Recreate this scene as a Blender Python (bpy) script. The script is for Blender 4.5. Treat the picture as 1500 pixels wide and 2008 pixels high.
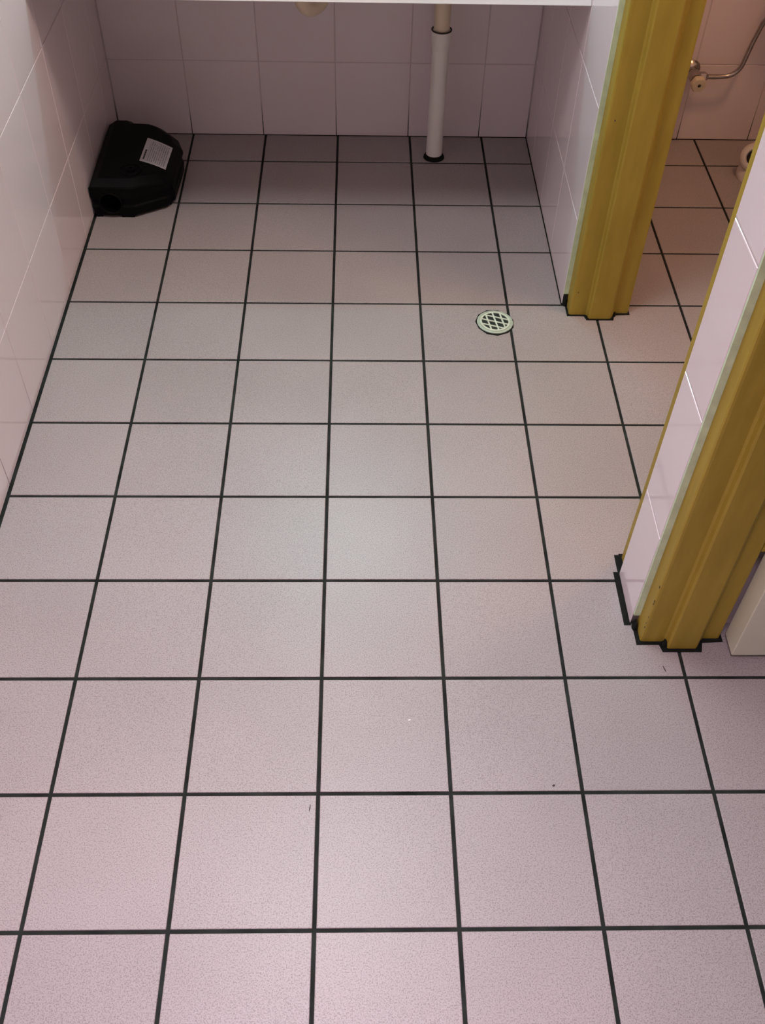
import bpy, bmesh, math, random
from mathutils import Matrix, Vector
random.seed(7)

# ------------------------------------------------------------------ clear
for o in list(bpy.data.objects):
    bpy.data.objects.remove(o, do_unlink=True)
SC = bpy.context.scene
COL = SC.collection

# ------------------------------------------------------------------ camera
cam_d = bpy.data.cameras.new('camera')
cam = bpy.data.objects.new('camera', cam_d)
COL.objects.link(cam)
cam_d.sensor_fit = 'VERTICAL'
cam_d.sensor_height = 36.0
cam_d.lens = 36.0 * 1957.512 / 2008.0
cam_d.clip_start = 0.02
RIGHT = Vector((0.99971319, -0.01415566, 0.01931712))
UP = Vector((-0.00198514, 0.75485038, 0.65589402))
FWD = Vector((0.02386615, 0.65574425, -0.75460578))
LOC = Vector((0.0599381, -0.4665354, 1.4129916))
cam.matrix_world = Matrix(((RIGHT.x, UP.x, -FWD.x, LOC.x),
                           (RIGHT.y, UP.y, -FWD.y, LOC.y),
                           (RIGHT.z, UP.z, -FWD.z, LOC.z),
                           (0, 0, 0, 1)))
SC.camera = cam

# ------------------------------------------------------------------ world + exposure
w = bpy.data.worlds.new('world')
SC.world = w
w.use_nodes = True
w.node_tree.nodes['Background'].inputs[0].default_value = (0.8, 0.85, 0.9, 1)
w.node_tree.nodes['Background'].inputs[1].default_value = 0.05
SC.view_settings.view_transform = 'Standard'
SC.view_settings.look = 'None'
SC.view_settings.exposure = 0.0
SC.view_settings.gamma = 1.0
SC.view_settings.use_curve_mapping = False
# colour, watts, beam spread (deg) of the louvred ceiling panels and added cubicle fill; colour and strength of the added sheen tube
LAMPS = {'lamp_cool': ((1.0, 0.96, 0.97), 13.2, 180),
         'lamp_warm': ((1.0, 0.78, 0.96), 9.2, 82),
         'fill_cubicle': ((1.0, 0.54, 0.28), 8.5, 180),
         'fill_sheen': ((0.50, 0.98, 1.0), 32.0, 0)}

# ------------------------------------------------------------------ room dimensions (metres)
XL = -0.603        # tile face of the left wall
XR = 0.526         # tile face of the partition
XC0, XC1 = 0.537, 0.674   # core of the partition
XE = 1.60          # far side of the cubicles
YB = 2.150         # tile face of the back wall
YF = -2.0          # wall behind the camera
ZC = 2.50
GX = {i: 0.2 * i for i in range(-4, 9)}
ROWY = {0: 0.0, 1: 0.2, 2: 0.401, 3: 0.601, 4: 0.8, 5: 0.999, 6: 1.195, 7: 1.394, 8: 1.6, 9: 1.805, 10: 2.011}
for j in range(-10, 0):
    ROWY[j] = 0.2 * j
ROWY[11] = YB

# ------------------------------------------------------------------ material helpers
def new_mat(name):
    m = bpy.data.materials.new(name)
    m.use_nodes = True
    nt = m.node_tree
    b = nt.nodes['Principled BSDF']
    return m, nt, b

def simple(name, col, rough=0.5, metal=0.0, spec=0.5, var=0.0, scale=30.0, bump=0.0, bscale=200.0):
    m, nt, b = new_mat(name)
    b.inputs['Roughness'].default_value = rough
    b.inputs['Metallic'].default_value = metal
    b.inputs['Specular IOR Level'].default_value = spec
    geo = nt.nodes.new('ShaderNodeNewGeometry')
    if var > 0:
        n = nt.nodes.new('ShaderNodeTexNoise')
        n.inputs['Scale'].default_value = scale
        n.inputs['Detail'].default_value = 4
        nt.links.new(geo.outputs['Position'], n.inputs['Vector'])
        r = nt.nodes.new('ShaderNodeValToRGB')
        r.color_ramp.elements[0].position = 0.3
        r.color_ramp.elements[1].position = 0.7
        r.color_ramp.elements[0].color = tuple(max(0, c * (1 - var)) for c in col) + (1,)
        r.color_ramp.elements[1].color = tuple(min(1, c * (1 + var)) for c in col) + (1,)
        nt.links.new(n.outputs['Fac'], r.inputs['Fac'])
        nt.links.new(r.outputs['Color'], b.inputs['Base Color'])
    else:
        b.inputs['Base Color'].default_value = tuple(col) + (1,)
    if bump > 0:
        n2 = nt.nodes.new('ShaderNodeTexNoise')
        n2.inputs['Scale'].default_value = bscale
        nt.links.new(geo.outputs['Position'], n2.inputs['Vector'])
        bp = nt.nodes.new('ShaderNodeBump')
        bp.inputs['Strength'].default_value = bump
        bp.inputs['Distance'].default_value = 0.001
        nt.links.new(n2.outputs['Fac'], bp.inputs['Height'])
        nt.links.new(bp.outputs['Normal'], b.inputs['Normal'])
    return m

def mix_rgb(nt, a, b, fac=None, blend='MIX', f=0.5):
    n = nt.nodes.new('ShaderNodeMix')
    n.data_type = 'RGBA'
    n.blend_type = blend
    n.inputs[0].default_value = f
    if fac is not None:
        nt.links.new(fac, n.inputs[0])
    for s, v in ((6, a), (7, b)):
        if isinstance(v, tuple):
            n.inputs[s].default_value = v
        else:
            nt.links.new(v, n.inputs[s])
    return n.outputs[2]

def floor_tile_mat():
    m, nt, b = new_mat('floor_tile_glaze')
    geo = nt.nodes.new('ShaderNodeNewGeometry')
    n = nt.nodes.new('ShaderNodeTexNoise')
    n.inputs['Scale'].default_value = 520
    n.inputs['Detail'].default_value = 2
    n.inputs['Roughness'].default_value = 0.6
    nt.links.new(geo.outputs['Position'], n.inputs['Vector'])
    r = nt.nodes.new('ShaderNodeValToRGB')
    e = r.color_ramp.elements
    e[0].position = 0.36; e[0].color = (0.27, 0.238, 0.225, 1)
    e[1].position = 0.60; e[1].color = (0.445, 0.396, 0.388, 1)
    mid = e.new(0.47); mid.color = (0.395, 0.350, 0.342, 1)
    nt.links.new(n.outputs['Fac'], r.inputs['Fac'])
    n2 = nt.nodes.new('ShaderNodeTexNoise')
    n2.inputs['Scale'].default_value = 4.0
    n2.inputs['Detail'].default_value = 3
    nt.links.new(geo.outputs['Position'], n2.inputs['Vector'])
    cloud = nt.nodes.new('ShaderNodeMapRange')
    cloud.inputs[1].default_value = 0.3; cloud.inputs[2].default_value = 0.7
    cloud.inputs[3].default_value = 0.95; cloud.inputs[4].default_value = 1.04
    nt.links.new(n2.outputs['Fac'], cloud.inputs[0])
    oi = nt.nodes.new('ShaderNodeObjectInfo')
    tone = nt.nodes.new('ShaderNodeMapRange')
    tone.inputs[3].default_value = 0.97; tone.inputs[4].default_value = 1.03
    nt.links.new(oi.outputs['Random'], tone.inputs[0])
    mu = nt.nodes.new('ShaderNodeMath'); mu.operation = 'MULTIPLY'
    nt.links.new(cloud.outputs[0], mu.inputs[0]); nt.links.new(tone.outputs[0], mu.inputs[1])
    vm = nt.nodes.new('ShaderNodeVectorMath'); vm.operation = 'SCALE'
    nt.links.new(r.outputs['Color'], vm.inputs[0]); nt.links.new(mu.outputs[0], vm.inputs['Scale'])
    nt.links.new(vm.outputs[0], b.inputs['Base Color'])
    b.inputs['Roughness'].default_value = 0.34
    b.inputs['Specular IOR Level'].default_value = 0.6
    bp = nt.nodes.new('ShaderNodeBump')
    bp.inputs['Strength'].default_value = 0.12
    bp.inputs['Distance'].default_value = 0.001
    nt.links.new(n.outputs['Fac'], bp.inputs['Height'])
    nt.links.new(bp.outputs['Normal'], b.inputs['Normal'])
    return m

def wall_tile_mat():
    m, nt, b = new_mat('wall_tile_glaze')
    oi = nt.nodes.new('ShaderNodeObjectInfo')
    r = nt.nodes.new('ShaderNodeValToRGB')
    r.color_ramp.elements[0].color = (0.86, 0.745, 0.765, 1)
    r.color_ramp.elements[1].color = (0.89, 0.785, 0.805, 1)
    nt.links.new(oi.outputs['Random'], r.inputs['Fac'])
    nt.links.new(r.outputs['Color'], b.inputs['Base Color'])
    b.inputs['Roughness'].default_value = 0.07
    b.inputs['Specular IOR Level'].default_value = 0.5
    geo = nt.nodes.new('ShaderNodeNewGeometry')
    n = nt.nodes.new('ShaderNodeTexNoise')
    n.inputs['Scale'].default_value = 14
    nt.links.new(geo.outputs['Position'], n.inputs['Vector'])
    bp = nt.nodes.new('ShaderNodeBump')
    bp.inputs['Strength'].default_value = 0.04
    bp.inputs['Distance'].default_value = 0.004
    nt.links.new(n.outputs['Fac'], bp.inputs['Height'])
    nt.links.new(bp.outputs['Normal'], b.inputs['Normal'])
    return m

def wall_grout_mat():
    # pale grout, soiled black in an uneven tide mark just above the floor
    m, nt, b = new_mat('wall_grout')
    geo = nt.nodes.new('ShaderNodeNewGeometry')
    sep = nt.nodes.new('ShaderNodeSeparateXYZ')
    nt.links.new(geo.outputs['Position'], sep.inputs[0])
    n = nt.nodes.new('ShaderNodeTexNoise')
    n.inputs['Scale'].default_value = 9
    nt.links.new(geo.outputs['Position'], n.inputs['Vector'])
    ma = nt.nodes.new('ShaderNodeMath'); ma.operation = 'MULTIPLY_ADD'
    ma.inputs[1].default_value = -0.10
    nt.links.new(n.outputs['Fac'], ma.inputs[0]); nt.links.new(sep.outputs[2], ma.inputs[2])
    mr = nt.nodes.new('ShaderNodeMapRange')
    mr.inputs[1].default_value = -0.03; mr.inputs[2].default_value = 0.05
    nt.links.new(ma.outputs[0], mr.inputs[0])
    c = mix_rgb(nt, (0.03, 0.026, 0.02, 1), (0.68, 0.595, 0.60, 1), fac=mr.outputs[0])
    nt.links.new(c, b.inputs['Base Color'])
    b.inputs['Roughness'].default_value = 0.8
    return m

def paint_mat():
    m, nt, b = new_mat('mustard_enamel')
    geo = nt.nodes.new('ShaderNodeNewGeometry')
    mp = nt.nodes.new('ShaderNodeMapping')
    mp.inputs['Scale'].default_value = (1, 1, 0.18)
    nt.links.new(geo.outputs['Position'], mp.inputs[0])
    n = nt.nodes.new('ShaderNodeTexNoise'); n.inputs['Scale'].default_value = 45
    n.inputs['Detail'].default_value = 4
    nt.links.new(mp.outputs[0], n.inputs['Vector'])
    r = nt.nodes.new('ShaderNodeValToRGB')
    r.color_ramp.elements[0].position = 0.3; r.color_ramp.elements[1].position = 0.7
    r.color_ramp.elements[0].color = (0.37, 0.262, 0.034, 1)
    r.color_ramp.elements[1].color = (0.45, 0.320, 0.046, 1)
    nt.links.new(n.outputs['Fac'], r.inputs['Fac'])
    nt.links.new(r.outputs['Color'], b.inputs['Base Color'])
    b.inputs['Roughness'].default_value = 0.5
    b.inputs['Specular IOR Level'].default_value = 0.3
    return m

def label_mat():
    # illegible small print: rows of broken dashes, one darker heading row
    m, nt, b = new_mat('printed_label')
    uv = nt.nodes.new('ShaderNodeUVMap')
    uv.uv_map = 'UVMap'
    sep = nt.nodes.new('ShaderNodeSeparateXYZ')
    nt.links.new(uv.outputs[0], sep.inputs[0])
    def math_(op, a, bb=None):
        k = nt.nodes.new('ShaderNodeMath'); k.operation = op
        for s, v in ((0, a), (1, bb)):
            if v is None: continue
            if isinstance(v, (int, float)): k.inputs[s].default_value = v
            else: nt.links.new(v, k.inputs[s])
        return k.outputs[0]
    rows = math_('MULTIPLY', sep.outputs[0], 13.0)
    fr = math_('FRACT', rows)
    stripe = math_('MULTIPLY', math_('GREATER_THAN', fr, 0.35), math_('LESS_THAN', fr, 0.8))
    ns = nt.nodes.new('ShaderNodeTexNoise')
    ns.inputs['Scale'].default_value = 1.0
    cmb = nt.nodes.new('ShaderNodeCombineXYZ')
    nt.links.new(math_('MULTIPLY', math_('FLOOR', rows), 7.3), cmb.inputs[0])
    nt.links.new(math_('MULTIPLY', sep.outputs[1], 26.0), cmb.inputs[1])
    nt.links.new(cmb.outputs[0], ns.inputs['Vector'])
    words = math_('GREATER_THAN', ns.outputs['Fac'], 0.44)
    inner = math_('MULTIPLY', math_('MULTIPLY', math_('GREATER_THAN', sep.outputs[0], 0.2), math_('LESS_THAN', sep.outputs[0], 0.95)),
                  math_('MULTIPLY', math_('GREATER_THAN', sep.outputs[1], 0.06), math_('LESS_THAN', sep.outputs[1], 0.93)))
    small = math_('MULTIPLY', math_('MULTIPLY', stripe, words), inner)
    ns2 = nt.nodes.new('ShaderNodeTexNoise'); ns2.inputs['Scale'].default_value = 1.0
    cmb2 = nt.nodes.new('ShaderNodeCombineXYZ')
    nt.links.new(math_('MULTIPLY', sep.outputs[1], 40.0), cmb2.inputs[1])
    nt.links.new(math_('MULTIPLY', sep.outputs[0], 20.0), cmb2.inputs[0])
    nt.links.new(cmb2.outputs[0], ns2.inputs['Vector'])
    head = math_('MULTIPLY', math_('MULTIPLY', math_('GREATER_THAN', sep.outputs[0], 0.08), math_('LESS_THAN', sep.outputs[0], 0.15)),
                 math_('MULTIPLY', math_('GREATER_THAN', sep.outputs[1], 0.10), math_('LESS_THAN', sep.outputs[1], 0.52)))
    head = math_('MULTIPLY', head, math_('GREATER_THAN', ns2.outputs['Fac'], 0.40))
    c1 = mix_rgb(nt, (0.74, 0.74, 0.76, 1), (0.33, 0.33, 0.36, 1), fac=small)
    c2 = mix_rgb(nt, c1, (0.03, 0.03, 0.05, 1), fac=head)
    nt.links.new(c2, b.inputs['Base Color'])
    b.inputs['Roughness'].default_value = 0.35
    return m

M = {}
M['floor_tile'] = floor_tile_mat()
M['floor_grout'] = simple('floor_grout', (0.020, 0.024, 0.021), 0.8, spec=0.15, var=0.55, scale=18)
M['wall_tile'] = wall_tile_mat()
M['wall_grout'] = wall_grout_mat()
M['mustard'] = paint_mat()
M['render'] = simple('painted_plaster', (0.72, 0.66, 0.64), 0.7, var=0.04, scale=6)
M['ceiling'] = simple('ceiling_paint', (0.80, 0.80, 0.78), 0.8, var=0.03, scale=5)
M['edge'] = simple('pale_edge_sealant', (0.64, 0.76, 0.52), 0.55, var=0.12, scale=40)
M['black_seal'] = simple('black_sealant', (0.010, 0.012, 0.010), 0.8, spec=0.15, var=0.4, scale=60, bump=0.4, bscale=300)
M['white_counter'] = simple('white_laminate', (0.88, 0.87, 0.87), 0.3)
M['pvc'] = simple('cream_pvc', (0.84, 0.70, 0.52), 0.38, var=0.06, scale=12)
M['pvc_white'] = simple('white_pvc', (0.90, 0.87, 0.82), 0.38, var=0.05, scale=12)
M['rubber'] = simple('dark_rubber', (0.03, 0.02, 0.015), 0.6)
M['black_plastic'] = simple('black_moulded_plastic', (0.0030, 0.0031, 0.0033), 0.5, spec=0.09, bump=0.15, bscale=900)
M['hole_shade'] = simple('hole_shade_black', (0.003, 0.003, 0.003), 0.8)  # near-black colour standing in for the shade inside a hole
M['label'] = label_mat()
M['chrome'] = simple('worn_chrome', (0.42, 0.39, 0.37), 0.22, metal=1.0, var=0.15, scale=60)
M['ivory'] = simple('ivory_plastic', (0.74, 0.64, 0.48), 0.4)
M['porcelain'] = simple('porcelain', (0.80, 0.74, 0.66), 0.12)
M['door_cream'] = simple('cream_door_paint', (0.78, 0.78, 0.60), 0.4, var=0.03, scale=10)
M['drain'] = simple('drain_plastic', (0.66, 0.74, 0.60), 0.45, var=0.10, scale=120)
M['drain_ring'] = simple('drain_ring', (0.48, 0.57, 0.46), 0.4, var=0.12, scale=120)
M['drain_dark'] = simple('drain_dark', (0.012, 0.018, 0.012), 0.6, var=0.5, scale=150)
M['dust'] = simple('dust_fleck', (0.06, 0.045, 0.035), 0.8)
M['lint'] = simple('white_fleck', (0.85, 0.85, 0.83), 0.8)
for k_, (c_, e_, sp_) in LAMPS.items():
    mm, nt, b = new_mat(k_)
    b.inputs['Base Color'].default_value = (0.9, 0.9, 0.9, 1)
    b.inputs['Emission Color'].default_value = c_ + (1,)
    b.inputs['Emission Strength'].default_value = e_ if sp_ == 0 else 2.0
    M[k_] = mm

# ------------------------------------------------------------------ mesh helpers
def link_mesh(name, me, mat, parent=None, mw=None):
    o = bpy.data.objects.new(name, me)
    COL.objects.link(o)
    if mat is not None and len(me.materials) == 0:
        me.materials.append(M[mat])
    if parent is not None:
        o.parent = parent
    if mw is not None:
        o.matrix_local = mw
    return o

def from_bm(name, bm, mat, parent=None, smooth=False, angle=None):
    bmesh.ops.recalc_face_normals(bm, faces=bm.faces[:])
    me = bpy.data.meshes.new(name)
    bm.to_mesh(me); bm.free()
    if smooth:
        for p in me.polygons: p.use_smooth = True
        if angle is not None:
            try: me.set_sharp_from_angle(angle=angle)
            except Exception: pass
    return link_mesh(name, me, mat, parent)

def add_box(bm, x0, x1, y0, y1, z0, z1, bev=0.0):
    r = bmesh.ops.create_cube(bm, size=1.0)
    vs = r['verts']
    for v in vs:
        v.co = Vector(((x0 + x1) / 2 + v.co.x * (x1 - x0), (y0 + y1) / 2 + v.co.y * (y1 - y0), (z0 + z1) / 2 + v.co.z * (z1 - z0)))
    if bev > 0:
        es = list({e for v in vs for e in v.link_edges})
        bmesh.ops.bevel(bm, geom=es, offset=bev, segments=2, affect='EDGES', profile=0.5)

def box(name, dims, mat, parent=None, bev=0.0):
    bm = bmesh.new(); add_box(bm, *dims, bev=bev)
    return from_bm(name, bm, mat, parent)

def add_prism(bm, pts, z0, z1):
    lo = [bm.verts.new((x, y, z0)) for x, y in pts]
    hi = [bm.verts.new((x, y, z1)) for x, y in pts]
    n = len(pts)
    for k in range(n):
        bm.faces.new((lo[k], lo[(k + 1) % n], hi[(k + 1) % n], hi[k]))
    bm.faces.new(lo[::-1]); bm.faces.new(hi)

def prism(name, pts, z0, z1, mat, parent=None):
    bm = bmesh.new(); add_prism(bm, pts, z0, z1)
    return from_bm(name, bm, mat, parent)

def add_loft(bm, rings, cap=(True, True)):
    rs = [[bm.verts.new(p) for p in r] for r in rings]
    n = len(rs[0])
    for a, b_ in zip(rs, rs[1:]):
        for k in range(n):
            bm.faces.new((a[k], a[(k + 1) % n], b_[(k + 1) % n], b_[k]))
    if cap[0]: bm.faces.new(rs[0][::-1])
    if cap[1]: bm.faces.new(rs[-1])

def circle(c, u, v, r, n=24):
    return [c + u * (math.cos(2 * math.pi * k / n) * r) + v * (math.sin(2 * math.pi * k / n) * r) for k in range(n)]

def add_tube(bm, pts, radii, n=20, cap=(True, True)):
    pts = [Vector(p) for p in pts]
    if not isinstance(radii, (list, tuple)): radii = [radii] * len(pts)
    rings = []
    prev_u = None
    for k, p in enumerate(pts):
        d = (pts[min(k + 1, len(pts) - 1)] - pts[max(k - 1, 0)]).normalized()
        if prev_u is None:
            a = Vector((1, 0, 0)) if abs(d.x) < 0.8 else Vector((0, 1, 0))
            u = (a - d * a.dot(d)).normalized()
        else:
            u = (prev_u - d * prev_u.dot(d)).normalized()
        prev_u = u
        rings.append(circle(p, u, d.cross(u), radii[k], n))
    add_loft(bm, rings, cap)

def tube(name, pts, radii, mat, parent=None, n=20):
    bm = bmesh.new(); add_tube(bm, pts, radii, n)
    return from_bm(name, bm, mat, parent, smooth=True, angle=math.radians(40))

def add_lathe(bm, prof, origin, axis, n=28):
    """prof: list of (radius, height along axis); closed at both ends where radius is 0"""
    axis = Vector(axis).normalized()
    a = Vector((1, 0, 0)) if abs(axis.x) < 0.8 else Vector((0, 1, 0))
    u = (a - axis * a.dot(axis)).normalized(); v = axis.cross(u)
    o = Vector(origin)
    rings = [circle(o + axis * h, u, v, max(r, 1e-4), n) for r, h in prof]
    add_loft(bm, rings, (True, True))

def lathe(name, prof, origin, axis, mat, parent=None, n=28):
    bm = bmesh.new(); add_lathe(bm, prof, origin, axis, n)
    return from_bm(name, bm, mat, parent, smooth=True, angle=math.radians(35))

def add_torus(bm, c, axis, R, r, n=32, m=10):
    axis = Vector(axis).normalized(); c = Vector(c)
    a = Vector((1, 0, 0)) if abs(axis.x) < 0.8 else Vector((0, 1, 0))
    u = (a - axis * a.dot(axis)).normalized(); v = axis.cross(u)
    grid = []
    for k in range(n):
        t = 2 * math.pi * k / n
        d = u * math.cos(t) + v * math.sin(t)
        grid.append([bm.verts.new(c + d * (R + r * math.cos(2 * math.pi * q / m)) + axis * (r * math.sin(2 * math.pi * q / m))) for q in range(m)])
    for k in range(n):
        for q in range(m):
            bm.faces.new((grid[k][q], grid[(k + 1) % n][q], grid[(k + 1) % n][(q + 1) % m], grid[k][(q + 1) % m]))

def torus(name, c, axis, R, r, mat, parent=None, n=32, m=10):
    bm = bmesh.new(); add_torus(bm, c, axis, R, r, n, m)
    return from_bm(name, bm, mat, parent, smooth=True)

def empty(name, loc):
    o = bpy.data.objects.new(name, None)
    COL.objects.link(o); o.location = loc
    o.empty_display_size = 0.05
    return o

def adopt(thing, *parts):
    """parent parts that were modelled in world space to an Empty at the thing's base"""
    for p in parts:
        p.parent = thing
        p.matrix_parent_inverse = Matrix.Translation(-Vector(thing.location))

def tag(o, label, cat, group=None, kind=None):
    o['label'] = label; o['category'] = cat
    if group: o['group'] = group
    if kind: o['kind'] = kind
    return o

def struct(o, label=None, cat=None):
    o['kind'] = 'structure'
    if label: o['label'] = label
    if cat: o['category'] = cat
    return o

# ------------------------------------------------------------------ tiles (mesh data shared by size)
TILE_CACHE = {}
def tile_mesh(wd, ht, th, ch, mat):
    key = (round(wd, 4), round(ht, 4), th, ch, mat)
    if key in TILE_CACHE: return TILE_CACHE[key]
    a, b_ = wd / 2, ht / 2
    def ring(i, z): return [(-a + i, -b_ + i, z), (a - i, -b_ + i, z), (a - i, b_ - i, z), (-a + i, b_ - i, z)]
    vs = ring(0, -th) + ring(0, -ch) + ring(ch * 0.35, -ch * 0.3) + ring(ch, 0)
    fs = [(3, 2, 1, 0), (12, 13, 14, 15)]
    for l in range(3):
        for k in range(4):
            p, q = l * 4 + k, l * 4 + (k + 1) % 4
            fs.append((p, q, q + 4, p + 4))
    me = bpy.data.meshes.new('tile')
    me.from_pydata(vs, [], fs)
    me.materials.append(M[mat])
    TILE_CACHE[key] = me
    return me

ORI = {'up': Matrix(((1, 0, 0), (0, 1, 0), (0, 0, 1))),
       '+x': Matrix(((0, 0, 1), (1, 0, 0), (0, 1, 0))),
       '-x': Matrix(((0, 0, -1), (-1, 0, 0), (0, 1, 0))),
       '-y': Matrix(((1, 0, 0), (0, 0, -1), (0, 1, 0))),
       '+y': Matrix(((-1, 0, 0), (0, 0, 1), (0, 1, 0)))}

def put_tile(parent, wd, ht, centre, ori, mat, th=0.008, ch=0.0012, tilt=0.0):
    me = tile_mesh(wd, ht, th, ch, mat)
    o = bpy.data.objects.new('tile', me)
    COL.objects.link(o)
    o.parent = parent
    R_ = ORI[ori].to_4x4()
    t = Matrix.Rotation(random.uniform(-tilt, tilt), 4, 'X') @ Matrix.Rotation(random.uniform(-tilt, tilt), 4, 'Y')
    o.matrix_local = Matrix.Translation(Vector(centre)) @ R_ @ t
    return o

# ------------------------------------------------------------------ floor
floor = box('floor', (XL - 0.1, XE + 0.1, YF - 0.1, YB + 0.1, -0.08, -0.0016), 'floor_grout')
struct(floor, 'pale pink square tiled floor with dark joints', 'floor')
G = 0.0058
def floor_tile(x0, x1, y0, y1):
    if x1 - x0 < 0.012 or y1 - y0 < 0.012: return
    put_tile(floor, x1 - x0, y1 - y0, ((x0 + x1) / 2, (y0 + y1) / 2, random.uniform(-0.0003, 0.0)), 'up', 'floor_tile', 0.007, 0.0011, 0.0011)
for j in range(-10, 11):
    y0, y1 = ROWY[j] + G / 2, ROWY[j + 1] - G / 2
    if j == 10: y1 = YB - 0.0006
    for i in range(-4, 8):
        x0, x1 = GX[i] + G / 2, GX[i + 1] - G / 2
        x0 = max(x0, XL + 0.0012); x1 = min(x1, XE - 0.003)
        if x1 <= x0: continue
        if j >= 7 and x0 < XR < x1:                     # cut against the partition
            floor_tile(x0, XR - 0.0018, y0, y1); continue
        if j >= 7 and x0 < XC1 < x1:
            floor_tile(XC1 + 0.006, x1, y0, y1); continue
        floor_tile(x0, x1, y0, y1)

# ------------------------------------------------------------------ walls
WT = 0.008
def wall_tiles(parent, ori, plane, u_joints, z_joints, g=0.0022):
    for a, b_ in zip(u_joints, u_joints[1:]):
        for c, d in zip(z_joints, z_joints[1:]):
            wd, ht = b_ - a - g, d - c - g
            if wd < 0.01 or ht < 0.01: continue
            zc = (c + d) / 2; uc = (a + b_) / 2
            if ori in ('+x', '-x'): ctr = (plane, uc, zc)
            else: ctr = (uc, plane, zc)
            put_tile(parent, wd, ht, ctr, ori, 'wall_tile', WT, 0.0010, 0.0009)

def joints(lo, hi, anchor, pitch):
    k = math.floor((lo - anchor) / pitch) + 1
    out = [lo]
    while anchor + k * pitch < hi - 0.004:
        v = anchor + k * pitch
        if v > lo + 0.004: out.append(v)
        k += 1
    return out + [hi]

def zj(first): return [0.0] + [first + 0.25 * k for k in range(6)]
ZT = 0.215 + 1.25

# left wall
wl = box('wall_left', (XL - 0.13, XL - 0.0012, YF - 0.1, YB + 0.13, 0.0, ZT + 0.01), 'wall_grout')
struct(wl, 'glossy pale pink tiled wall on the left', 'wall')
o = box('upper_wall', (XL - 0.13, XL - 0.004, YF - 0.1, YB + 0.13, ZT + 0.01, ZC), 'render', wl)
wall_tiles(wl, '+x', XL, joints(YF, YB - 0.002, 0.829, 0.203), zj(0.213))

# back wall
wb = box('wall_back', (XL - 0.0012, XE + 0.1, YB + 0.0012, YB + 0.13, 0.0, ZT + 0.01), 'wall_grout')
struct(wb, 'pale pink tiled back wall behind the pipes', 'wall')
box('upper_wall', (XL - 0.0012, XE + 0.1, YB + 0.004, YB + 0.13, ZT + 0.01, ZC), 'render', wb)
wall_tiles(wb, '-y', YB, [XL + 0.001, -0.403, -0.206, -0.004, 0.195, 0.392, XR - 0.001], zj(0.205))
wall_tiles(wb, '-y', YB, joints(XC1 + 0.001, XE - 0.001, 0.95, 0.2), zj(0.211))

# partition with the tiled face, between basin bay and cubicle
YJ = 1.398
wr = box('wall_right', (XR + 0.0012, XC1 - 0.001, YJ, YB + 0.0012, 0.0, ZT + 0.01), 'wall_grout')
struct(wr, 'pale tiled partition wall beside the basin bay', 'wall')
box('upper_wall', (XR + 0.004, XC1 - 0.001, YJ, YB + 0.0012, ZT + 0.01, ZC), 'render', wr)
wall_tiles(wr, '-x', XR, [YJ, 1.61, 1.810, 2.010, YB - 0.001], zj(0.219))
box('edge_strip', (XR + 0.0005, XC0 + 0.001, YJ - 0.003, YJ + 0.0005, 0.03, 2.05), 'edge', wr)

# short nib between the two doorways, and the cross wall behind it
NY0, NY1 = 0.508, 0.617
wn = box('wall_nib', (XR + 0.0012, XC1 - 0.001, NY0, NY1, 0.0, ZT + 0.01), 'wall_grout')
struct(wn, 'narrow white tiled wall nib between two door frames', 'wall')
box('upper_wall', (XR + 0.004, XC1 - 0.001, NY0, NY1, ZT + 0.01, ZC), 'render', wn)
wall_tiles(wn, '-x', XR, [NY0, NY1], zj(0.228), 0.0036)
box('edge_strip', (XR + 0.0005, XC0 + 0.001, NY0 - 0.004, NY0 + 0.0005, 0.03, 2.05), 'edge', wn)
box('black_grout', (0.516, XR + 0.002, 0.505, 0.619, -0.004, 0.0012), 'black_seal', wn)
box('black_grout', (0.524, 0.5365, 0.620, 0.658, -0.004, 0.0012), 'black_seal', wn)
wx = box('wall_cubicle', (XC1 - 0.001, XE, NY0 + 0.0012, NY1 - 0.0012, 0.0, ZC), 'wall_grout')
struct(wx, 'cross wall dividing the two cubicles', 'wall')
wall_tiles(wx, '-y', NY0, joints(XC1 + 0.002, XE - 0.002, 0.876, 0.2), zj(0.228))
wall_tiles(wx, '+y', NY1, joints(XC1 + 0.002, XE - 0.002, 0.876, 0.2), zj(0.228))
# wall going on towards the camera, beyond the second doorway
wf = box('wall_entry', (XR + 0.0012, XC1, YF, -0.25, 0.0, ZC), 'wall_grout')
struct(wf, 'tiled wall going on past the second doorway', 'wall')
wall_tiles(wf, '-x', XR, joints(YF, -0.252, -0.452, 0.2), zj(0.228))
wo = box('wall_far_right', (XE, XE + 0.1, YF, YB + 0.0012, 0.0, ZC), 'render')
struct(wo, 'outer side wall of the cubicles', 'wall')
ws = box('wall_front', (XL - 0.13, XE + 0.1, YF - 0.1, YF, 0.0, ZC), 'render')
struct(ws, 'plain wall behind the camera', 'wall')
hd = box('wall_header', (XR + 0.0012, XC1, -0.25, NY0, 2.09, ZC), 'render')
box('header_piece', (XR + 0.0012, XC1, NY1, YJ, 2.09, ZC), 'render', hd)
struct(hd, 'wall above the doorways', 'wall')
ce = box('ceiling', (XL - 0.13, XE + 0.1, YF - 0.1, YB + 0.13, ZC, ZC + 0.08), 'ceiling')
struct(ce, 'white painted ceiling', 'ceiling')

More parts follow.
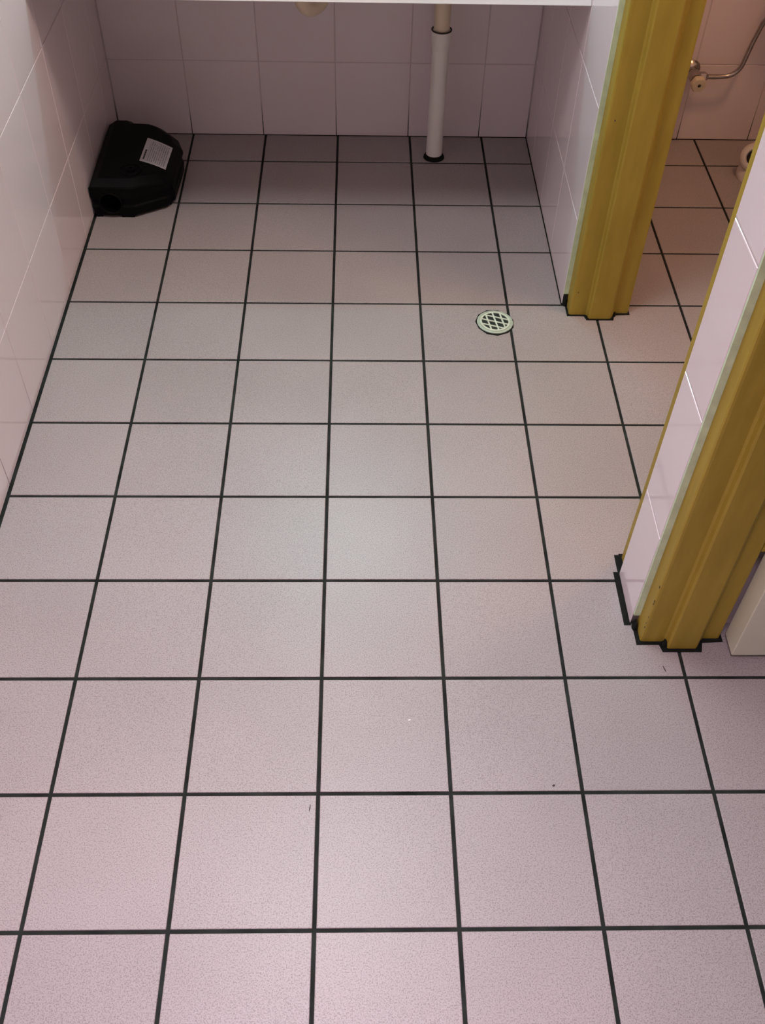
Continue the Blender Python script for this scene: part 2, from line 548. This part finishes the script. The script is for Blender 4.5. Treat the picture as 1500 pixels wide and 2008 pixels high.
# ------------------------------------------------------------------ ceiling lamps and added fill lights
def ceiling_lamp(x, y, sx, sy, mat, label):
    t = empty('ceiling_light', (x, y, ZC - 0.06))
    bm = bmesh.new()
    add_box(bm, x - sx / 2 - 0.03, x + sx / 2 + 0.03, y - sy / 2 - 0.03, y + sy / 2 + 0.03, ZC - 0.05, ZC, 0.004)
    h = from_bm('housing', bm, 'white_counter')
    bm = bmesh.new()
    add_box(bm, x - sx / 2, x + sx / 2, y - sy / 2, y + sy / 2, ZC - 0.06, ZC - 0.0505, 0.002)
    d = from_bm('diffuser', bm, mat)
    adopt(t, h, d)
    tag(t, label, 'ceiling light')
    c_, w_, sp_ = LAMPS[mat]
    L = bpy.data.lights.new('panel_light', 'AREA')
    L.shape = 'RECTANGLE'; L.size = sx; L.size_y = sy
    L.color = c_; L.energy = w_; L.spread = math.radians(sp_)
    lo = bpy.data.objects.new('panel_light', L); COL.objects.link(lo)
    lo.parent = t; lo.location = (0, 0, -0.004)
    return t
ceiling_lamp(-0.05, 0.90, 0.60, 0.40, 'lamp_cool', 'ceiling light panel over the drain')
ceiling_lamp(-0.05, -0.50, 0.60, 0.40, 'lamp_warm', 'ceiling light panel over the entrance')
ceiling_lamp(1.06, 1.08, 0.25, 0.25, 'fill_cubicle', 'added warm fill light in the far cubicle')  # unseen lamp, added to warm the tone inside the cubicle
ml = empty('sheen_fill_light', (-0.04, YB - 0.05, 1.72))  # unseen glowing tube, added to lay a cool sheen on the floor
hs = box('housing', (-0.32, 0.30, YB - 0.05, YB + 0.003, 1.68, 1.86), 'white_counter', None, 0.004)
tb = tube('sheen_fill_tube', [(-0.30, YB - 0.075, 1.77), (0.28, YB - 0.075, 1.77)], 0.045, 'fill_sheen', n=24)
adopt(ml, hs, tb)
tag(ml, 'added glowing tube above the basin bench for floor sheen', 'added fill light')

# ------------------------------------------------------------------ door frames
PROF = [(XC0, 0.040), (XC0, 0.004), (XC0 + 0.0015, 0.001), (XC0 + 0.005, 0.0), (0.575, 0.0), (0.5785, -0.003), (0.5795, -0.012), (0.583, -0.0145),
        (0.628, -0.0145), (0.6315, -0.012), (0.641, 0.003), (0.645, 0.006), (0.669, 0.006), (0.6725, 0.007), (0.674, 0.010), (0.674, 0.040)]
def jamb(name, y0, s, parent, e):
    bm = bmesh.new()
    add_prism(bm, [(x, y0 + s * d) for x, d in PROF], 0.0004, 2.05)
    j = from_bm(name, bm, 'mustard', parent)
    # dark bed of grout squeezed out round the foot
    g = [(XC0 - e, 0.040), (XC0 - e, -e), (0.575 - e, -e), (0.5795 - e, -0.0145 - e), (0.6315 + e, -0.0145 - e), (0.636 + e, 0.004 - e), (0.674 + e * 0.6, 0.006 - e), (0.674 + e * 0.6, 0.040)]
    g = [(x + random.uniform(-.001, .001), y0 + s * d) for x, d in g]
    k = prism('black_grout', g, -0.004, 0.0011, 'black_seal', j)
    return j
HEADP = 2.05
d1 = empty('door_1', (0.6, 1.0, 0.0)); struct(d1, 'mustard painted metal door frame of the far cubicle', 'door frame')
ja = jamb('jamb', 1.357, 1, None, 0.0045)
jb = jamb('jamb', 0.657, -1, None, 0.004)
hb = box('head', (XC0, XC1, 0.66, 1.355, 2.05, 2.09), 'mustard', None, 0.002)
adopt(d1, ja, jb, hb)
d2 = empty('door_2', (0.6, 0.1, 0.0)); struct(d2, 'mustard painted metal door frame with cream door open inward', 'door frame')
jc = jamb('jamb', 0.471, 1, None, 0.0065)
jd = jamb('jamb', -0.21, -1, None, 0.006)
hb2 = box('head', (XC0, XC1, -0.25, 0.47, 2.05, 2.09), 'mustard', None, 0.002)
leaf = box('door_leaf', (0.682, 1.302, 0.437, 0.481, 0.010, 2.03), 'door_cream', None, 0.0015)
leaf['label'] = 'cream painted door leaf standing open'
adopt(d2, jc, jd, hb2, leaf)
# hinges of the open leaf
for z in (0.235, 1.02, 1.80):
    bm = bmesh.new()
    add_box(bm, 0.6745, 0.6815, 0.479, 0.494, z, z + 0.09)
    add_tube(bm, [(0.679, 0.4865, z - 0.004), (0.679, 0.4865, z + 0.094)], 0.0055, 12)
    h = from_bm('hinge', bm, 'mustard')
    adopt(d2, h)
# chipped paint and soiling on the near jamb
def fleck(name, pts3, mat, parent=None, thick=0.0004, nrm=(0, 0, 1)):
    bm = bmesh.new()
    nv = Vector(nrm) * thick
    add_loft(bm, [[Vector(p) for p in pts3], [Vector(p) + nv for p in pts3]])
    return from_bm(name, bm, mat, parent)
for (y, z, a, b_) in [(0.4745, 0.150, .0016, .003), (0.4735, 0.113, .0016, .0035), (0.4735, 0.106, .0012, .0025), (0.473, 0.070, .001, .0018),
                      (0.473, 0.052, .001, .0018), (0.4735, 0.040, .0012, .0025)]:
    ring = [(XC0 - 0.0002, y + math.cos(t) * a * random.uniform(.6, 1.2), z + math.sin(t) * b_ * random.uniform(.6, 1.2)) for t in [k * math.pi / 4 for k in range(8)]]
    f_ = fleck('paint_chip', ring, 'dust', None, 0.0004, (-1, 0, 0))
    f_.parent = jc
for (x, z, a, b_) in [(0.552, 0.465, .0013, .0018), (0.549, 0.062, .0013, .0014)]:
    ring = [(x + math.cos(t) * a, 1.3568, z + math.sin(t) * b_) for t in [k * math.pi / 4 for k in range(8)]]
    f_ = fleck('paint_chip', ring, 'dust', None, 0.0004, (0, -1, 0))
    f_.parent = ja
# lumps of black sealant at the foot of each tile edge
def lump(parent, x, y, sx, sy, sz, seed):
    rnd = random.Random(seed)
    bm = bmesh.new()
    bmesh.ops.create_icosphere(bm, subdivisions=3, radius=1.0)
    for v in bm.verts:
        k = 1 + 0.18 * math.sin(5 * v.co.x + seed) * math.cos(6 * v.co.z + seed) + rnd.uniform(-.03, .03)
        zz = max(v.co.z, -0.02)
        v.co = Vector((x + v.co.x * sx * k, y + v.co.y * sy * k, zz * sz * k))
    return from_bm('black_sealant_lump', bm, 'black_seal', parent, smooth=True)
lump(wr, 0.5330, 1.393, 0.0042, 0.006, 0.024, 3)
lump(wn, 0.5325, 0.500, 0.0048, 0.007, 0.019, 5)
l3 = lump(None, 0.5765, 0.4640, 0.006, 0.006, 0.014, 8); l3.parent = jc
l4 = lump(None, 0.6400, 1.3560, 0.004, 0.005, 0.010, 9); l4.parent = ja

# ------------------------------------------------------------------ basin bench
vc = empty('basin_bench', (-0.04, 1.88, 0.573))
CZ = 0.5735
bm = bmesh.new()                                     # front panel leans back from its lower lip, tilted to catch more lamp light
add_loft(bm, [[Vector((x_, y_, z_)) for y_, z_ in ((1.610, CZ + .0015), (1.612, CZ), (1.632, CZ), (1.705, CZ + .1295), (1.705, CZ + .16), (1.682, CZ + .16), (1.6785, CZ + .1565))]
              for x_ in (XL + 0.001, XR - 0.001)])
ap = from_bm('front_panel', bm, 'white_counter')
bm = bmesh.new(); add_box(bm, XL + 0.001, XR - 0.001, 1.7055, YB - 0.001, CZ + 0.13, CZ + 0.16, 0.001)
tp = from_bm('bench_top', bm, 'white_counter')
bw = lathe('basin_bowl', [(0.001, 0.0), (0.06, 0.002), (0.12, 0.03), (0.15, 0.075), (0.155, 0.0999)], (-0.05, 1.90, CZ + 0.03), (0, 0, 1), 'porcelain')
adopt(vc, ap, tp, bw)
tag(vc, 'white basin bench across the bay above the pipes', 'bench')

# ------------------------------------------------------------------ basin trap (only its bend shows under the bench)
tr = empty('basin_trap', (-0.05, 1.93, 0.385))
cx, cy, rb = -0.050, 1.975, 0.030
ang = math.radians(42)
ux, uy = math.cos(ang), math.sin(ang)
zb = 0.426 + 0.0215
pts = [(cx - ux * rb, cy - uy * rb, CZ + 0.031)] + [(cx - ux * rb, cy - uy * rb, zb + rb * .4)]
for k in range(13):
    t = math.pi + math.pi * k / 12
    pts.append((cx + ux * rb * math.cos(t), cy + uy * rb * math.cos(t), zb + rb * math.sin(t)))
pts += [(cx + ux * rb, cy + uy * rb, zb + 0.03), (cx + ux * rb, cy + uy * rb, zb + 0.05), (cx + ux * rb + .003, cy + uy * rb + .02, zb + 0.075), (cx + ux * rb + .006, YB - 0.001, zb + 0.08)]
a = tube('bend', pts, 0.0215, 'pvc')
c = lathe('coupling_nut', [(0.022, 0), (0.029, 0.002), (0.029, 0.026), (0.022, 0.028)], (cx - ux * rb, cy - uy * rb, zb + 0.05), (0, 0, 1), 'pvc', n=12)
adopt(tr, a, c)
tag(tr, 'cream plastic trap bend hanging under the white bench', 'pipe')

# ------------------------------------------------------------------ waste pipe
px, py = 0.262, 2.040
wp = empty('waste_pipe', (px, py, 0))
a = tube('pipe', [(px, py, 0.0005), (px, py, 0.012), (px, py, 0.28), (px, py, 0.302)], [0.0222, 0.0215, 0.0212, 0.0215], 'pvc_white', n=28)
b2 = lathe('socket', [(0.0213, 0.0), (0.0222, 0.004), (0.0246, 0.018), (0.0250, 0.030), (0.0250, 0.046), (0.0238, 0.0475), (0.021, 0.0475)], (px, py, 0.292), (0, 0, 1), 'pvc_white')
b3 = torus('rubber_ring', (px, py, 0.3405), (0, 0, 1), 0.0242, 0.0017, 'rubber')
b4 = tube('upper_pipe', [(px, py, 0.339), (px, py, CZ + 0.1295)], 0.0200, 'pvc', n=28)
b5 = lathe('black_sealant', [(0.0215, 0.0), (0.0285, 0.0004), (0.0275, 0.004), (0.0225, 0.011)], (px, py, 0.0003), (0, 0, 1), 'black_seal')
adopt(wp, a, b2, b3, b4, b5)
tag(wp, 'cream white waste pipe rising from the floor with a ringed socket', 'pipe')

# ------------------------------------------------------------------ floor drain
dx, dy = 0.366, 1.3275
dr = empty('floor_drain', (dx, dy, 0.0))
rnd = random.Random(4)
ring = []
for k in range(11):
    t = 2 * math.pi * k / 11 + 0.2
    ring.append((dx + math.cos(t) * 0.0435 * rnd.uniform(.98, 1.05), dy + math.sin(t) * 0.0445 * rnd.uniform(.98, 1.05)))
s0 = prism('black_grout', ring, -0.003, 0.0009, 'black_seal')
s1 = lathe('outer_ring', [(0.0001, 0.0), (0.0405, 0.0), (0.0405, 0.0016), (0.0390, 0.0026), (0.0368, 0.0026), (0.0358, 0.0016), (0.0001, 0.0016)], (dx, dy, 0.0009), (0, 0, 1), 'drain_ring', n=40)
s2 = lathe('sump', [(0.0001, 0.0), (0.0325, 0.0), (0.0325, 0.0003), (0.0001, 0.0003)], (dx, dy, 0.00255), (0, 0, 1), 'drain_dark', n=40)
# grate: a rim and two sets of crossing bars
bm = bmesh.new()
n = 44
r0, r1 = 0.0298, 0.0342
za, zb_ = 0.0027, 0.0046
rr = []
for k in range(n):
    t = 2 * math.pi * k / n
    cs, sn = math.cos(t), math.sin(t)
    rr.append([bm.verts.new((dx + cs * r_, dy + sn * r_, z_)) for r_, z_ in ((r0, za), (r1, za), (r1, zb_ - .0006), (r1 - .0008, zb_), (r0, zb_))])
for k in range(n):
    for q in range(5):
        bm.faces.new((rr[k][q], rr[(k + 1) % n][q], rr[(k + 1) % n][(q + 1) % 5], rr[k][(q + 1) % 5]))
grate = from_bm('grate', bm, 'drain', smooth=True, angle=math.radians(30))
e1 = Vector((0.948, -0.318, 0)); e2 = Vector((0.16, -0.987, 0))
bars = []
ho = Vector((0.357 - dx, 1.338 - dy, 0))      # one hole centre
for (ax, pr, off) in ((e1, e2, None), (e2, e1, None)):
    nrm = Vector((-ax.y, ax.x, 0))
    sgn = 1 if nrm.dot(pr) > 0 else -1
    nrm = nrm * sgn
    pitch = 0.0182 * abs(nrm.dot(pr))
    base = ho.dot(nrm) + pitch / 2
    for k in range(-4, 5):
        d = base + k * pitch
        if abs(d) > 0.0275: continue
        L = math.sqrt(0.0304 ** 2 - d * d)
        ctr = Vector((dx, dy, 0)) + nrm * d
        hw = 0.0018
        bm = bmesh.new()
        q = [ctr - ax * L - nrm * hw, ctr + ax * L - nrm * hw, ctr + ax * L + nrm * hw, ctr - ax * L + nrm * hw]
        dz = 0.0 if ax is e1 else 0.0002
        add_prism(bm, [(v.x, v.y) for v in q], za + .0002, zb_ - 0.0003 + dz)
        bb = from_bm('grate_bar', bm, 'drain')
        bars.append(bb)
adopt(dr, s0, s1, s2, grate)
for bb in bars: bb.parent = grate
tag(dr, 'round pale green plastic floor drain with lattice grate', 'drain')

# ------------------------------------------------------------------ bait station box
bx = empty('bait_box', (-0.50, 1.88, 0.0))
OUT = [(-0.6, 1.733), (-0.497, 1.732), (-0.421, 1.776), (-0.405, 1.808), (-0.3985, 1.95), (-0.413, 1.988), (-0.460, 2.027), (-0.486, 2.038),
       (-0.529, 2.041), (-0.541, 2.056), (-0.589, 2.056), (-0.6, 2.036)]
cxy = Vector((-0.50, 1.89))
def inset(d, pts=OUT):
    """offset a closed counter-clockwise outline inwards by d (mitred)"""
    n = len(pts); out = []
    for k in range(n):
        p0, p1, p2 = Vector(pts[k - 1]), Vector(pts[k]), Vector(pts[(k + 1) % n])
        a_, b_ = (p1 - p0).normalized(), (p2 - p1).normalized()
        na, nb = Vector((-a_.y, a_.x)), Vector((-b_.y, b_.x))
        m_ = (na + nb)
        m_ = m_ / max(m_.length_squared / 2, 0.5)
        out.append(tuple(p1 + m_ * d))
    return out
def crown(x):
    t = max(0.0, x + 0.505)
    return -1.9 * t * t
def ring3(pts, z): return [Vector((x, y, z)) for x, y in pts]
# tray
bm = bmesh.new()
add_loft(bm, [ring3(inset(0.007), 0.004), ring3(inset(0.003), 0.007), ring3(inset(0.001), 0.030), ring3(inset(0.004), 0.034), ring3(inset(0.006), 0.060)])
tray = from_bm('tray', bm, 'black_plastic')
# lid with a bevelled shoulder, crowned towards the right
bm = bmesh.new()
add_loft(bm, [ring3(inset(0.0055), 0.052), ring3(inset(0.0), 0.054), ring3(inset(0.0), 0.081), ring3(inset(0.002), 0.0845), ring3(inset(0.020), 0.0975), ring3(inset(0.024), 0.0985)])
for k in range(10):
    xx = -0.50 + 0.011 * k
    bmesh.ops.bisect_plane(bm, geom=bm.verts[:] + bm.edges[:] + bm.faces[:], plane_co=(xx, 0, 0), plane_no=(1, 0, 0), dist=1e-5)
for v in bm.verts:
    if v.co.z > 0.06: v.co.z += crown(v.co.x)
lid = from_bm('lid', bm, 'black_plastic')
# entrance hole bored through tray and lid front
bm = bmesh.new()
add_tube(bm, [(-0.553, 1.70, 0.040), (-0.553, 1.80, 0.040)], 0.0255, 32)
cut = from_bm('cutter', bm, 'hole_shade')
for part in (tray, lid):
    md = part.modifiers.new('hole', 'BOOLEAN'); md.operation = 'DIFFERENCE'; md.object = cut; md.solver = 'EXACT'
dg = bpy.context.evaluated_depsgraph_get()
for part in (tray, lid):
    me = bpy.data.meshes.new_from_object(part.evaluated_get(dg))
    part.modifiers.clear(); part.data = me
bpy.data.objects.remove(cut, do_unlink=True)
rim = torus('entrance_rim', (-0.553, 1.7335, 0.040), (0, 1, 0), 0.0268, 0.0022, 'black_plastic')
lock = torus('lock_ring', (-0.504, 1.792, 0.0985), (0, 0, 1), 0.026, 0.0024, 'black_plastic')
boss = lathe('lock_boss', [(0.012, 0.0), (0.012, 0.004), (0.009, 0.0055), (0.0045, 0.0055), (0.004, 0.002), (0.0001, 0.002)], (-0.504, 1.792, 0.0975), (0, 0, 1), 'black_plastic')
pin = lathe('latch_pin', [(0.005, 0), (0.005, 0.002), (0.0035, 0.003), (0.0001, 0.003)], (-0.425, 1.800, 0.0755 + crown(-0.425) + 0.0125), (0.25, -0.35, 0.9), 'black_plastic')
ridges = []
for yy, zz in ((1.7535, 0.0972), (1.742, 0.0905)):
    ridges.append(tube('ridge', [(-0.574, yy + .006, zz + .0005), (-0.532, yy + .006, zz + .0005)], 0.0016, 'black_plastic', n=8))
feet = []
for (fx, fy) in ((-0.588, 1.742), (-0.508, 1.742), (-0.424, 1.80), (-0.415, 1.955), (-0.585, 2.035)):
    feet.append(box('foot', (fx - 0.007, fx + 0.007, fy - 0.004, fy + 0.008, 0.0, 0.0085), 'black_plastic'))
feet.append(box('foot', (-0.553 + 0.02, -0.502, 1.7365, 1.746, 0.0, 0.0085), 'black_plastic'))
# label following the crown
LC = [Vector((-0.488, 1.834)), Vector((-0.4225, 1.814)), Vector((-0.418, 1.921)), Vector((-0.483, 1.946))]
bm = bmesh.new(); uvl = bm.loops.layers.uv.new('UVMap')
N1, N2 = 10, 4
gv = []
for i in range(N1 + 1):
    row = []
    for k in range(N2 + 1):
        s, t = i / N1, k / N2
        p_ = (LC[0] * (1 - s) + LC[1] * s) * (1 - t) + (LC[3] * (1 - s) + LC[2] * s) * t
        row.append((bm.verts.new((p_.x, p_.y, 0.0985 + crown(p_.x) + 0.0005)), (s, t)))
    gv.append(row)
for i in range(N1):
    for k in range(N2):
        qd = [gv[i][k], gv[i + 1][k], gv[i + 1][k + 1], gv[i][k + 1]]
        f = bm.faces.new([q[0] for q in qd])
        for lp, q in zip(f.loops, qd): lp[uvl].uv = q[1]
ret = bmesh.ops.extrude_face_region(bm, geom=bm.faces[:])
for v in [g for g in ret['geom'] if isinstance(g, bmesh.types.BMVert)]: v.co.z += 0.0004
lab = from_bm('paper_label', bm, 'label')
lab['label'] = 'white printed paper label'
adopt(bx, tray, lid, rim, lock, boss, pin, lab, *ridges, *feet)
for k in (lock, boss, pin, lab, *ridges):
    k.parent = lid; k.matrix_parent_inverse = Matrix.Identity(4)
tag(bx, 'black plastic rodent bait box with white label in the wall corner', 'bait box')

# ------------------------------------------------------------------ toilet in the cubicle
tx = 1.285
to = empty('toilet', (tx, 1.86, 0.0))
def oval(cx_, cy_, a_, bb_, z, n=32, p=2.4):
    out = []
    for k in range(n):
        t = 2 * math.pi * k / n
        c_, s_ = math.cos(t), math.sin(t)
        out.append(Vector((cx_ + a_ * math.copysign(abs(c_) ** (2 / p), c_), cy_ + bb_ * math.copysign(abs(s_) ** (2 / p), s_), z)))
    return out
bm = bmesh.new()
add_loft(bm, [oval(tx, 1.86, .135, .150, 0.0004), oval(tx, 1.86, .135, .150, .018), oval(tx, 1.86, .118, .138, .032), oval(tx, 1.82, .095, .135, .08),
              oval(tx, 1.77, .095, .16, .17), oval(tx, 1.72, .135, .215, .28), oval(tx, 1.69, .175, .25, .36), oval(tx, 1.69, .182, .258, .385)])
pan = from_bm('pan', bm, 'porcelain', smooth=True, angle=math.radians(50))
# outlet branch at the side of the pan: round open collar on a small foot
oc = Vector((1.097, 1.940, 0.064))
on = Vector((0.30, 0.86, -0.42)).normalized()
bm = bmesh.new()
add_lathe(bm, [(0.019, 0.030), (0.0195, 0.002), (0.023, -0.003), (0.030, -0.002), (0.036, 0.005), (0.0375, 0.016), (0.036, 0.030), (0.032, 0.038), (0.028, 0.042)], oc, on, 36)
add_tube(bm, [oc + on * 0.030, oc + Vector((0.025, 0.045, -0.005)), oc + Vector((0.065, 0.035, 0.008)), oc + Vector((0.12, 0.0, 0.02))], 0.030, 20)
trap_ = from_bm('outlet_collar', bm, 'porcelain', smooth=True, angle=math.radians(60))
vd = lathe('outlet_shade_disc', [(0.0192, 0.0), (0.0192, 0.002), (0.0001, 0.002)], oc + on * 0.006, on, 'hole_shade')  # flat disc, the collar's inner darkness painted on it
bm = bmesh.new()
add_loft(bm, [oval(1.121, 1.955, .050, .038, 0.0004, p=3), oval(1.121, 1.955, .050, .038, .016, p=3), oval(1.121, 1.958, .040, .030, .028, p=3), oval(1.12, 1.960, .028, .022, .036, p=3)])
ft = from_bm('outlet_foot', bm, 'porcelain', smooth=True, angle=math.radians(50))
bm = bmesh.new()
add_loft(bm, [oval(tx, 1.69, .186, .262, .386), oval(tx, 1.69, .190, .266, .398), oval(tx, 1.69, .184, .26, .410), oval(tx, 1.69, .03, .04, .414)])
seat = from_bm('seat_lid', bm, 'ivory', smooth=True, angle=math.radians(50))
bm = bmesh.new(); add_box(bm, tx - .19, tx + .19, 1.985, YB - .001, 0.50, 0.82, 0.02)
cis = from_bm('cistern', bm, 'ivory', smooth=True, angle=math.radians(50))
bm = bmesh.new(); add_tube(bm, [(tx, 2.05, .51), (tx, 2.05, .36), (tx, 2.02, .33), (tx, 1.92, .31)], .026, 18)
fp = from_bm('flush_pipe', bm, 'ivory', smooth=True)
nut = lathe('inlet_nut', [(0.010, 0), (0.017, 0.002), (0.018, 0.03), (0.023, 0.033), (0.023, 0.05), (0.012, 0.052), (0.012, .0805)], (1.105, 2.075, 0.418), (0, 0, 1), 'ivory', n=16)
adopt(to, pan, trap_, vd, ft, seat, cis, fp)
tag(to, 'cream toilet half hidden behind the tiled nib', 'toilet')

# ------------------------------------------------------------------ stop valve with supply tube
sv = empty('stop_valve', (0.945, 2.13, 0.20))
vy = 2.108
fl = lathe('wall_flange', [(0.024, 0.0), (0.024, 0.003), (0.018, 0.010), (0.012, 0.013), (0.0105, 0.02)], (0.940, YB - 0.0005, 0.200), (0, -1, 0), 'chrome')
bm = bmesh.new()
add_lathe(bm, [(0.0105, 0.0), (0.0105, 0.012), (0.0155, 0.016), (0.016, 0.040), (0.013, 0.046), (0.0095, 0.047), (0.0095, 0.058)], (0.940, YB - 0.018, 0.200), (0, -1, 0.02), 24)
bd = from_bm('body', bm, 'chrome', smooth=True, angle=math.radians(35))
bm = bmesh.new()
for k in range(1): pass
prof = []
rings = []
ax0 = Vector((0.940, YB - 0.073, 0.2000)); axd = Vector((0.12, -1, -0.12)).normalized()
u_ = Vector((1, 0, 0)); u_ = (u_ - axd * u_.dot(axd)).normalized(); v_ = axd.cross(u_)
for r_, h_ in ((0.008, 0.0), (0.017, 0.001), (0.0195, 0.004), (0.0195, 0.016), (0.017, 0.0195), (0.0055, 0.0205), (0.005, 0.0185), (0.0001, 0.0185)):
    rg = []
    for k in range(36):
        t = 2 * math.pi * k / 36
        rad = max(r_, 1e-4) * (1 + (0.045 * math.cos(6 * t) if r_ > 0.015 else 0))
        rg.append(ax0 + axd * h_ + u_ * (rad * math.cos(t)) + v_ * (rad * math.sin(t)))
    rings.append(rg)
add_loft(bm, rings)
hn = from_bm('handle', bm, 'ivory', smooth=True, angle=math.radians(40))
hn['label'] = 'ivory plastic tap handle'
scw = lathe('screw', [(0.0042, 0), (0.0042, 0.001), (0.0001, 0.0012)], ax0 + axd * 0.0187, axd, 'rubber', n=14)
ny = YB - 0.046
cn = lathe('outlet_nut', [(0.009, 0.0), (0.0125, 0.003), (0.0125, 0.018), (0.009, 0.022), (0.007, 0.026)], (0.949, ny, 0.2005), (1, 0, 0), 'chrome', n=6)
tb_pts = [(0.970, ny, 0.2005), (0.995, ny, 0.2005), (1.012, ny, 0.2015)]
for k in range(1, 9):
    t = math.radians(-90 + 80 * k / 8)
    tb_pts.append((1.016 + 0.042 * math.cos(t), ny, 0.244 + 0.042 * math.sin(t)))
tb_pts += [(1.066, ny, 0.29), (1.078, ny, 0.34), (1.096, 2.085, 0.385), (1.105, 2.075, 0.42)]
st = tube('supply_tube', tb_pts, 0.0062, 'chrome', n=14)
adopt(sv, fl, bd, hn, scw, cn, st, nut)
scw.parent = hn; scw.matrix_parent_inverse = Matrix.Identity(4)
tag(sv, 'chrome stop valve with ivory handle and bent supply tube', 'valve')

# ------------------------------------------------------------------ specks lying on the floor
def speck(name, x, y, L, wd, ang_, mat, label, cat):
    c_, s_ = math.cos(ang_), math.sin(ang_)
    pr = []
    for k in range(8):
        t = k * math.pi / 4
        a_, b_ = math.cos(t) * L / 2 * random.uniform(.7, 1.1), math.sin(t) * wd / 2 * random.uniform(.7, 1.1)
        pr.append((x + a_ * c_ - b_ * s_, y + a_ * s_ + b_ * c_))
    o = prism(name, pr, 0.0001, 0.0010, mat)
    tag(o, label, cat)
speck('lint_thread', 0.568, 0.417, 0.014, 0.0016, math.radians(105), 'dust', 'short dark thread on the tile before the near door frame', 'thread')
speck('lint_thread', -0.012, 0.177, 0.013, 0.0014, math.radians(82), 'dust', 'short dark thread beside the middle tile joint', 'thread')
speck('crumb', 0.357, 0.211, 0.005, 0.0035, 0.5, 'dust', 'tiny dark crumb just beyond a cross joint', 'crumb')
speck('crumb', 0.141, 0.323, 0.006, 0.003, 0.2, 'lint', 'tiny white fleck lying in mid floor', 'crumb')
